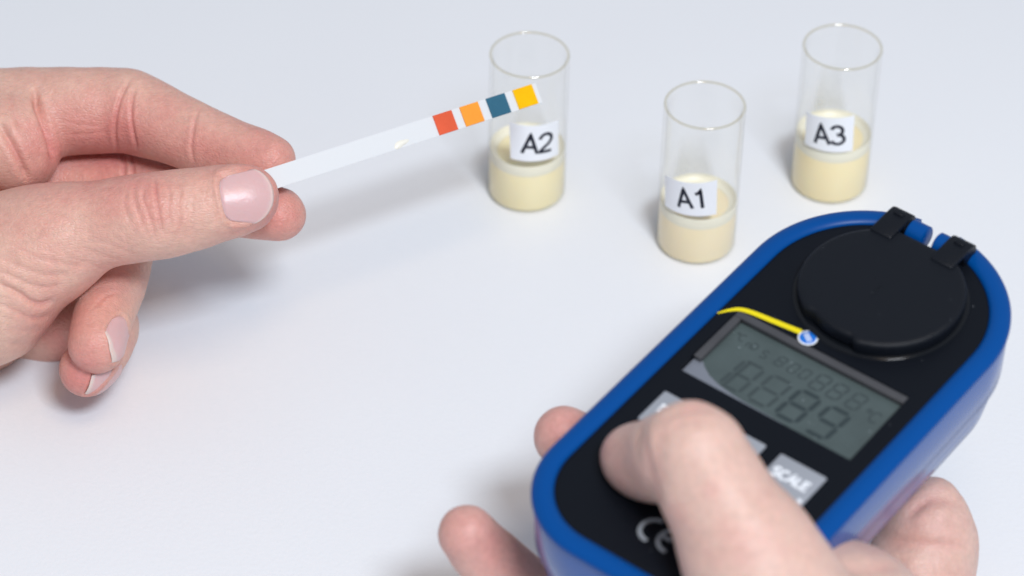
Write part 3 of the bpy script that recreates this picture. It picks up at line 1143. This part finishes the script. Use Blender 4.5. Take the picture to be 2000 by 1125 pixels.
def build_hand(fld, label, creases, blush, nails, mat, origin, subdiv=1, lumps=0.12):
    V, Q = fld.mesh()
    me = np_mesh('hand', V, Q)
    o = bpy.data.objects.new('hand', me)
    C.objects.link(o)
    # keep the largest piece smooth, then refine
    sm = o.modifiers.new('s', 'SMOOTH')
    sm.factor, sm.iterations = 0.5, 2
    if subdiv:
        sb = o.modifiers.new('d', 'SUBSURF')
        sb.levels = sb.render_levels = subdiv
    bpy.context.view_layer.update()
    me2 = bpy.data.meshes.new_from_object(o.evaluated_get(bpy.context.evaluated_depsgraph_get()))
    o.modifiers.clear()
    o.data = me2
    bpy.data.meshes.remove(me)
    me = me2
    me.name = 'hand'
    nv = len(me.vertices)
    co = np.zeros(nv * 3, np.float32)
    me.vertices.foreach_get('co', co)
    co = co.reshape(-1, 3).astype(float)
    no = fld.grad(co, 0.6)
    px = np.stack([1000 + F_PX * co[:, 0] / co[:, 2], 562.5 + F_PX * co[:, 1] / co[:, 2]], 1)
    vd = co / np.linalg.norm(co, axis=1)[:, None]
    facing = np.clip(-(no * vd).sum(1) * 2.5, 0, 1)
    names = list(fld.tagF)
    tags = np.argmin(np.stack([fld.sample(co, fld.tagF[g]) for g in names]), 0)
    dsp = np.zeros(nv)
    bl = np.zeros(nv)
    scale = co[:, 2] / F_PX
    for g, pts, depth, wid in creases:
        m = (facing > 0)
        if g != '*':
            m &= np.isin(tags, [names.index(q) for q in g.split('+')])
        ii = np.nonzero(m)[0]
        p = np.array(smooth_line(pts, 5)) if len(pts) > 2 else np.array(pts, float)
        d, al = poly_dist(px[ii], p)
        d = d * scale[ii]
        fade = np.clip(np.minimum(al, 1 - al) * 6, 0.0, 1)
        g_ = -depth * np.exp(-(d / wid) ** 2) + 0.2 * depth * np.exp(-((d - 2.1 * wid) / (1.2 * wid)) ** 2)
        dsp[ii] += g_ * fade * facing[ii]
        bl[ii] += min(0.5, depth) * 0.42 * np.exp(-(d / (wid * 0.8)) ** 2) * fade * facing[ii]
    for nl in nails:
        m = (tags == names.index(nl['g'])) & (facing > 0.05)
        ii = np.nonzero(m)[0]
        if not len(ii):
            continue
        p = np.array(smooth_line(nl['outline'] + nl['outline'][:1], 5))
        d, al = poly_dist(px[ii], p)
        d = d * scale[ii]
        ins = inside(px[ii], p)
        sd = np.where(ins, -d, d)
        bed = -nl.get('bed', 0.34) * np.clip(-sd / nl.get('bedw', 0.35), 0, 1)
        fold = 0.22 * np.exp(-((sd - 0.55) / 0.5) ** 2)
        dsp[ii] += (bed + fold) * np.clip(facing[ii] * 1.5, 0, 1)
    # slow natural unevenness
    ph = co / 1.0
    dsp += lumps * (np.sin(ph[:, 0] / 3.1 + 1.3 * np.sin(ph[:, 1] / 4.3)) * np.sin(ph[:, 1] / 2.7 + ph[:, 2] / 3.9) + 0.5 * np.sin(ph[:, 0] / 1.4 + ph[:, 2] / 1.9) * np.sin(ph[:, 1] / 1.6))
    co = co + no * dsp[:, None]
    for x, y, r, a in blush:
        bl += a * np.exp(-(((px[:, 0] - x) ** 2 + (px[:, 1] - y) ** 2) / r ** 2))
    W = (to_world(co) - origin) * MM
    me.vertices.foreach_set('co', W.astype(np.float32).ravel())
    a = me.attributes.new('blush', 'FLOAT', 'POINT')
    a.data.foreach_set('value', bl.astype(np.float32))
    me.polygons.foreach_set('use_smooth', np.ones(len(me.polygons), bool))
    me.materials.append(mat)
    me.flip_normals() if False else None
    me.update()
    o.location = origin * MM
    for nl in nails:
        base, tip, n, m = nl['base'], nl['tip'], 22, 16     # two facing curves in pixels (+ depth)
        Bc, Tc = np.array(smooth_line(base, 8)), np.array(smooth_line(tip, 8))
        ib = np.linspace(0, len(Bc) - 1, m + 1)
        it_ = np.linspace(0, len(Tc) - 1, m + 1)
        B2 = np.stack([np.interp(ib, np.arange(len(Bc)), Bc[:, k]) for k in range(3)], 1)
        T2 = np.stack([np.interp(it_, np.arange(len(Tc)), Tc[:, k]) for k in range(3)], 1)
        P, fe = [], []
        for i in range(n + 1):
            t = i / n
            for j in range(m + 1):
                q = B2[j] * (1 - t) + T2[j] * t
                P.append(cam_pt(*q))
                jj = 2 * j / m - 1
                fe.append(np.clip((t - nl['free'] + 0.04 * jj * jj) * 18, 0, 1) * nl.get('white', 1))
        P = fld.project(np.array(P), -0.1, 8)
        nn = fld.grad(P, 0.8)
        Pg = P.reshape(n + 1, m + 1, 3)
        tt = np.linspace(0, 1, n + 1)[:, None, None]
        st_ = nl.get('straight', 0.0)
        P = (Pg * (1 - st_) + (Pg[0] * (1 - tt) + Pg[-1] * tt) * st_).reshape(-1, 3)
        U = np.repeat(np.linspace(0, 1, n + 1), m + 1)
        Wd = np.tile(np.linspace(-1, 1, m + 1), n + 1)
        lift = nl.get('lift', 0.1) + nl.get('arch', 0.12) * (1 - Wd ** 2) - 0.5 * np.clip((0.08 - U) / 0.08, 0, 1) - 0.3 * np.clip((np.abs(Wd) - 0.86) / 0.14, 0, 1) + nl.get('tilt', 0) * (U - 0.35) + nl.get('flick', 0.3) * np.clip((U - 0.7) / 0.3, 0, 1) ** 2
        T1 = P + nn * lift[:, None]
        T0 = T1 - nn * 0.35
        VV = np.vstack([T1, T0])
        VW = (to_world(VV) - origin)
        Fc = []
        st = (n + 1) * (m + 1)
        for i in range(n):
            for j in range(m):
                k = i * (m + 1) + j
                Fc.append((k, k + 1, k + m + 2, k + m + 1))
                Fc.append((k + st, k + m + 1 + st, k + m + 2 + st, k + 1 + st))
        rg = [j for j in range(m + 1)] + [(i + 1) * (m + 1) - 1 for i in range(1, n + 1)] + [n * (m + 1) + j for j in range(m - 1, -1, -1)] + [i * (m + 1) for i in range(n - 1, 0, -1)]
        for k in range(len(rg)):
            a_, b_ = rg[k], rg[(k + 1) % len(rg)]
            Fc.append((a_, a_ + st, b_ + st, b_))
        no_ = mesh_obj('fingernail', VW, Fc, NAIL, o)
        bm = bmesh.new(); bm.from_mesh(no_.data); bmesh.ops.recalc_face_normals(bm, faces=bm.faces); bm.to_mesh(no_.data); bm.free()
        at2 = no_.data.attributes.new('free_edge', 'FLOAT', 'POINT')
        at2.data.foreach_set('value', np.array(fe + fe, np.float32))
    return o


t0 = time.time()
# ---- hand that holds the strip (enters from the left of the picture)
LH = Field(cam_pt(-330, 90, 700) * [1, 1, 0] + [0, 0, 652], [-44, 32, 752], 0.65)
LH.chain('palm', [(-420, 330, 716, 150), (-200, 300, 716, 140), (-60, 275, 712, 110), (5, 268, 708, 84)])
LH.chain('palm', [(-420, 420, 720, 190), (-220, 470, 712, 160), (-80, 552, 700, 136), (-35, 578, 694, 130)], 5)
LH.chain('palm', [(-30, 566, 690, 122), (60, 500, 687, 92), (120, 476, 685, 80)], 6)
LH.chain('palm', [(-300, 560, 728, 150), (-120, 600, 726, 110), (-30, 640, 718, 80)], 6)
LH.chain('palm', [(20, 270, 708, 78), (35, 300, 707, 70)], 4)
LH.chain('index', [(-70, 224, 716, 92), (20, 222, 716, 90), (90, 218, 715, 87), (160, 217, 714, 86), (215, 216, 714, 84), (250, 217, 713, 83), (290, 231, 711, 77), (340, 252, 708, 71),
                   (395, 273, 705, 67), (450, 291, 702, 61), (495, 304, 699, 57), (527, 315, 697, 52)])
LH.chain('middle', [(-40, 330, 724, 84), (60, 345, 726, 84), (150, 358, 727, 82), (240, 366, 725, 80), (300, 374, 722, 76), (390, 386, 714, 68), (470, 404, 705, 60), (545, 419, 698, 53)])
LH.chain('ring', [(-40, 430, 736, 86), (80, 440, 738, 80), (190, 440, 734, 74), (236, 462, 724, 66), (236, 505, 712, 62), (224, 555, 702, 61), (206, 605, 695, 60), (194, 645, 690, 58), (189, 674, 687, 56)])
LH.chain('pinky', [(-80, 600, 734, 76), (20, 635, 728, 70), (100, 643, 723, 66), (170, 625, 717, 60), (215, 630, 710, 55), (208, 665, 703, 56), (188, 700, 697, 56), (170, 720, 694, 55)])
LH.chain('thumb', [(20, 480, 689, 108), (70, 466, 687, 102), (130, 449, 684, 92), (200, 438, 682, 86), (260, 427, 680, 87), (310, 421, 679, 87), (360, 412, 678.8, 82), (410, 401, 678.8, 77), (455, 392, 678.4, 72), (478, 388, 678.2, 67)])
LH.solve('palm', {'index': 5.0, 'middle': 2.0, 'ring': 2.0, 'pinky': 2.0, 'thumb': 7.0})
SK_L = skin_mat('skin_left', (0.70, 0.44, 0.345), (0.64, 0.245, 0.21), 0.42, 1.0)
cl = [
    ('*', [(68, 172), (71, 200), (82, 232), (95, 262), (103, 290), (106, 318)], 1.5, 0.8),
    ('*', [(16, 170), (24, 205), (34, 232), (45, 255)], 0.35, 0.8),
    ('index', [(258, 150), (241, 178), (231, 206), (225, 238), (224, 265), (229, 297)], 0.5, 0.45),
    ('index', [(268, 162), (259, 190), (256, 220), (258, 248), (263, 275), (268, 300)], 0.42, 0.42),
    ('index', [(392, 205), (382, 232), (376, 262), (374, 292), (378, 322)], 0.28, 0.45),
    ('index', [(120, 235), (150, 243), (200, 247)], 0.1, 0.4), ('index', [(135, 262), (170, 262), (210, 255)], 0.1, 0.4),
    ('middle', [(240, 300), (242, 325), (240, 350)], 0.45, 0.5), ('middle', [(257, 300), (259, 325), (257, 350)], 0.45, 0.5),
    ('thumb', [(301, 343), (303, 370), (307, 398), (312, 428), (319, 460)], 0.34, 0.42),
    ('thumb', [(266, 352), (261, 378), (266, 405), (277, 432), (284, 452)], 0.2, 0.45),
    ('thumb', [(285, 358), (279, 385), (288, 412), (297, 440), (304, 468)], 0.22, 0.4),
    ('thumb', [(338, 345), (352, 372), (348, 402), (352, 435), (345, 470)], 0.22, 0.5),
    ('thumb', [(322, 352), (331, 380), (328, 410), (334, 440)], 0.18, 0.4),
    ('thumb', [(368, 360), (376, 390), (372, 425), (362, 455)], 0.12, 0.5),
    ('thumb', [(250, 365), (243, 395), (250, 425), (262, 455)], 0.14, 0.45),
    ('thumb', [(280, 400), (300, 405), (322, 402)], 0.12, 0.4), ('thumb', [(285, 425), (308, 430), (330, 428)], 0.12, 0.4),
    ('thumb', [(440, 460), (475, 450), (505, 436)], 0.18, 0.5),
    ('thumb', [(150, 480), (200, 498), (245, 512)], 0.12, 0.5), ('thumb', [(110, 490), (160, 510), (200, 525)], 0.12, 0.5), ('thumb', [(180, 465), (230, 485), (270, 500)], 0.1, 0.5),
    ('*', [(-20, 545), (30, 570), (62, 590), (85, 594), (106, 582)], 0.7, 0.7),
    ('*', [(-20, 520), (35, 545), (65, 558), (100, 561), (124, 552)], 0.25, 0.6),
    ('*', [(-20, 588), (25, 605), (55, 620), (80, 623), (97, 616)], 0.28, 0.6),
    ('*', [(10, 640), (35, 646), (55, 648), (82, 642)], 0.15, 0.6), ('*', [(-10, 500), (50, 525), (95, 538), (140, 535)], 0.22, 0.7),
    ('*', [(0, 668), (28, 674), (58, 672)], 0.16, 0.7), ('*', [(20, 478), (80, 505), (140, 518), (180, 518)], 0.14, 0.6),
    ('ring', [(185, 600), (205, 580), (232, 570)], 0.2, 0.4),
    ('palm+index+thumb', [(-5, 235), (18, 275), (38, 315), (56, 356)], 0.9, 0.9),
]
bl_ = [(150, 220, 130, 0.22), (330, 250, 110, 0.3), (40, 250, 60, 0.15), (520, 300, 90, 0.7), (560, 430, 80, 0.75), (235, 265, 50, 0.45), (400, 290, 60, 0.25), (150, 280, 90, 0.3), (55, 310, 60, 0.4), (230, 340, 140, 0.5), (180, 690, 80, 0.6), (150, 750, 60, 0.65), (210, 560, 70, 0.5), (90, 630, 60, 0.55),
       (300, 420, 45, 0.22), (20, 440, 90, 0.3), (440, 470, 60, 0.2)]
nails_l = [
    dict(g='thumb', outline=[(428, 338), (424, 360), (430, 392), (438, 424), (448, 435), (472, 437), (497, 431), (520, 415), (532, 390), (534, 368), (524, 342), (508, 327), (482, 324), (456, 329)],
         base=[(455, 329, 671), (437, 335, 671), (427, 348, 671), (424, 366, 671), (427, 388, 671), (432, 408, 671), (439, 425, 671), (450, 435, 671), (464, 438, 671)], tip=[(494, 321, 674), (511, 328, 674), (524, 343, 674), (532, 362, 674), (533, 382, 674), (529, 399, 674), (519, 414, 674), (506, 425, 674), (490, 434, 674)], free=0.90, flick=0.0, white=0.4, straight=0.7, arch=0.25, bed=0.95, bedw=1.4, tilt=0.45),
    dict(g='ring', outline=[(206, 640), (214, 672), (222, 708), (240, 690), (250, 655), (246, 630), (236, 614), (216, 626)],
         base=[(222, 617, 684), (238, 614, 687), (249, 632, 692), (250, 652, 696), (244, 676, 695)], tip=[(205, 642, 681), (212, 664, 681), (216, 684, 681), (219, 698, 682), (222, 714, 683)], free=0.86, flick=0.3, lift=0.1, white=0.6),
    dict(g='pinky', outline=[(180, 722), (174, 748), (165, 770), (185, 760), (206, 740), (218, 722), (212, 706)],
         base=[(206, 698, 690), (220, 700, 694), (222, 716, 698), (212, 734, 698), (198, 752, 697)], tip=[(185, 708, 688), (181, 724, 688), (177, 742, 688), (172, 758, 689), (164, 771, 691)], free=0.86, flick=0.3, lift=0.1, white=0.6),
]
lh = build_hand(LH, '', cl, bl_, nails_l, SK_L, at(100, 400, 700), 1)
tag(lh, 'bare hand at the left pinching a white test strip between thumb and fingers', 'hand')
del LH

# ---- hand that holds the meter (enters at the lower right)
RH = Field([-28, 16, 540], [132, 118, 672], 0.8)
RH.chain('palm', [(1700, 1370, 620, 230), (1722, 1285, 642, 126), (1800, 1104, 648, 107), (1814, 1042, 647, 92), (1822, 988, 646, 57)])
RH.chain('palm', [(1560, 1270, 588, 150), (1650, 1262, 600, 108), (1735, 1240, 618, 92)], 6)
RH.chain('palm', [(1500, 1330, 596, 230), (1640, 1260, 600, 190)], 8)
RH.chain('palm', [(1800, 1250, 622, 105), (1560, 1260, 640, 130)], 8)
RH.chain('thumb', [(1610, 1340, 578, 170), (1532, 1208, 575, 155), (1468, 1092, 573, 139), (1425, 1013, 573, 116), (1389, 948, 574, 109), (1362, 905, 576, 103), (1330, 893, 581, 97), (1300, 896, 587, 89), (1272, 900, 592, 83), (1252, 898, 595, 76), (1240, 894, 597, 68)])
RH.chain('thumb', [(1345, 877, 576, 96), (1362, 890, 575, 101)])
RH.chain('index', [(1500, 1060, 650, 70), (1330, 980, 652, 68), (1220, 925, 648, 66), (1150, 880, 641, 64), (1102, 853, 636, 61)])
RH.chain('middle', [(1440, 1200, 650, 72), (1260, 1190, 646, 71), (1110, 1190, 640, 72), (1030, 1160, 632, 72), (980, 1115, 627, 68), (935, 1070, 623, 62), (912, 1042, 620, 57)])
RH.solve('palm', {'thumb': 6.0, 'index': 3.0, 'middle': 3.0})
SK_R = skin_mat('skin_right', (0.665, 0.445, 0.37), (0.63, 0.30, 0.26), 0.45, 0.7)
cr = [
    ('thumb', [(1255, 815), (1254, 850), (1262, 890), (1276, 940), (1292, 992)], 0.55, 0.9),
    ('thumb', [(1300, 830), (1285, 870), (1290, 920), (1305, 970)], 0.25, 1.0),
    ('thumb', [(1283, 826), (1320, 808), (1365, 800), (1402, 806)], 0.35, 0.8), ('thumb', [(1310, 838), (1350, 822), (1400, 824)], 0.2, 0.8), ('thumb', [(1320, 1040), (1400, 1050), (1500, 1030)], 0.2, 1.0), ('thumb', [(1300, 1000), (1330, 985), (1370, 990)], 0.2, 0.9),
    ('palm', [(1770, 1020), (1790, 990), (1840, 975), (1880, 985)], 0.6, 1.1), ('palm', [(1780, 1000), (1815, 968), (1850, 955)], 0.35, 0.9),
    ('palm', [(1720, 1070), (1780, 1060), (1840, 1065), (1890, 1060)], 0.5, 1.4), ('*', [(1610, 1110), (1700, 1112), (1780, 1098)], 0.4, 1.2),
    ('*', [(1320, 1070), (1400, 1080), (1470, 1075)], 0.25, 1.2), ('*', [(1320, 1095), (1420, 1100), (1500, 1095)], 0.2, 1.2),
]
br_ = [(1095, 840, 80, 0.95), (915, 1040, 110, 0.8), (1010, 1120, 80, 0.5), (1220, 930, 60, 0.35), (1800, 1000, 90, 0.35), (1840, 1080, 60, 0.2), (1392, 955, 22, 0.4), (1422, 1032, 26, 0.35), (1330, 1010, 30, 0.25), (1350, 800, 40, 0.2), (1480, 1060, 50, 0.15)]
rh = build_hand(RH, '', cr, br_, [], SK_R, at(1500, 1050, 600), 0, 0.1)
tag(rh, 'bare hand at the lower right gripping the blue meter, thumb on its buttons', 'hand')
print('hands', time.time() - t0)
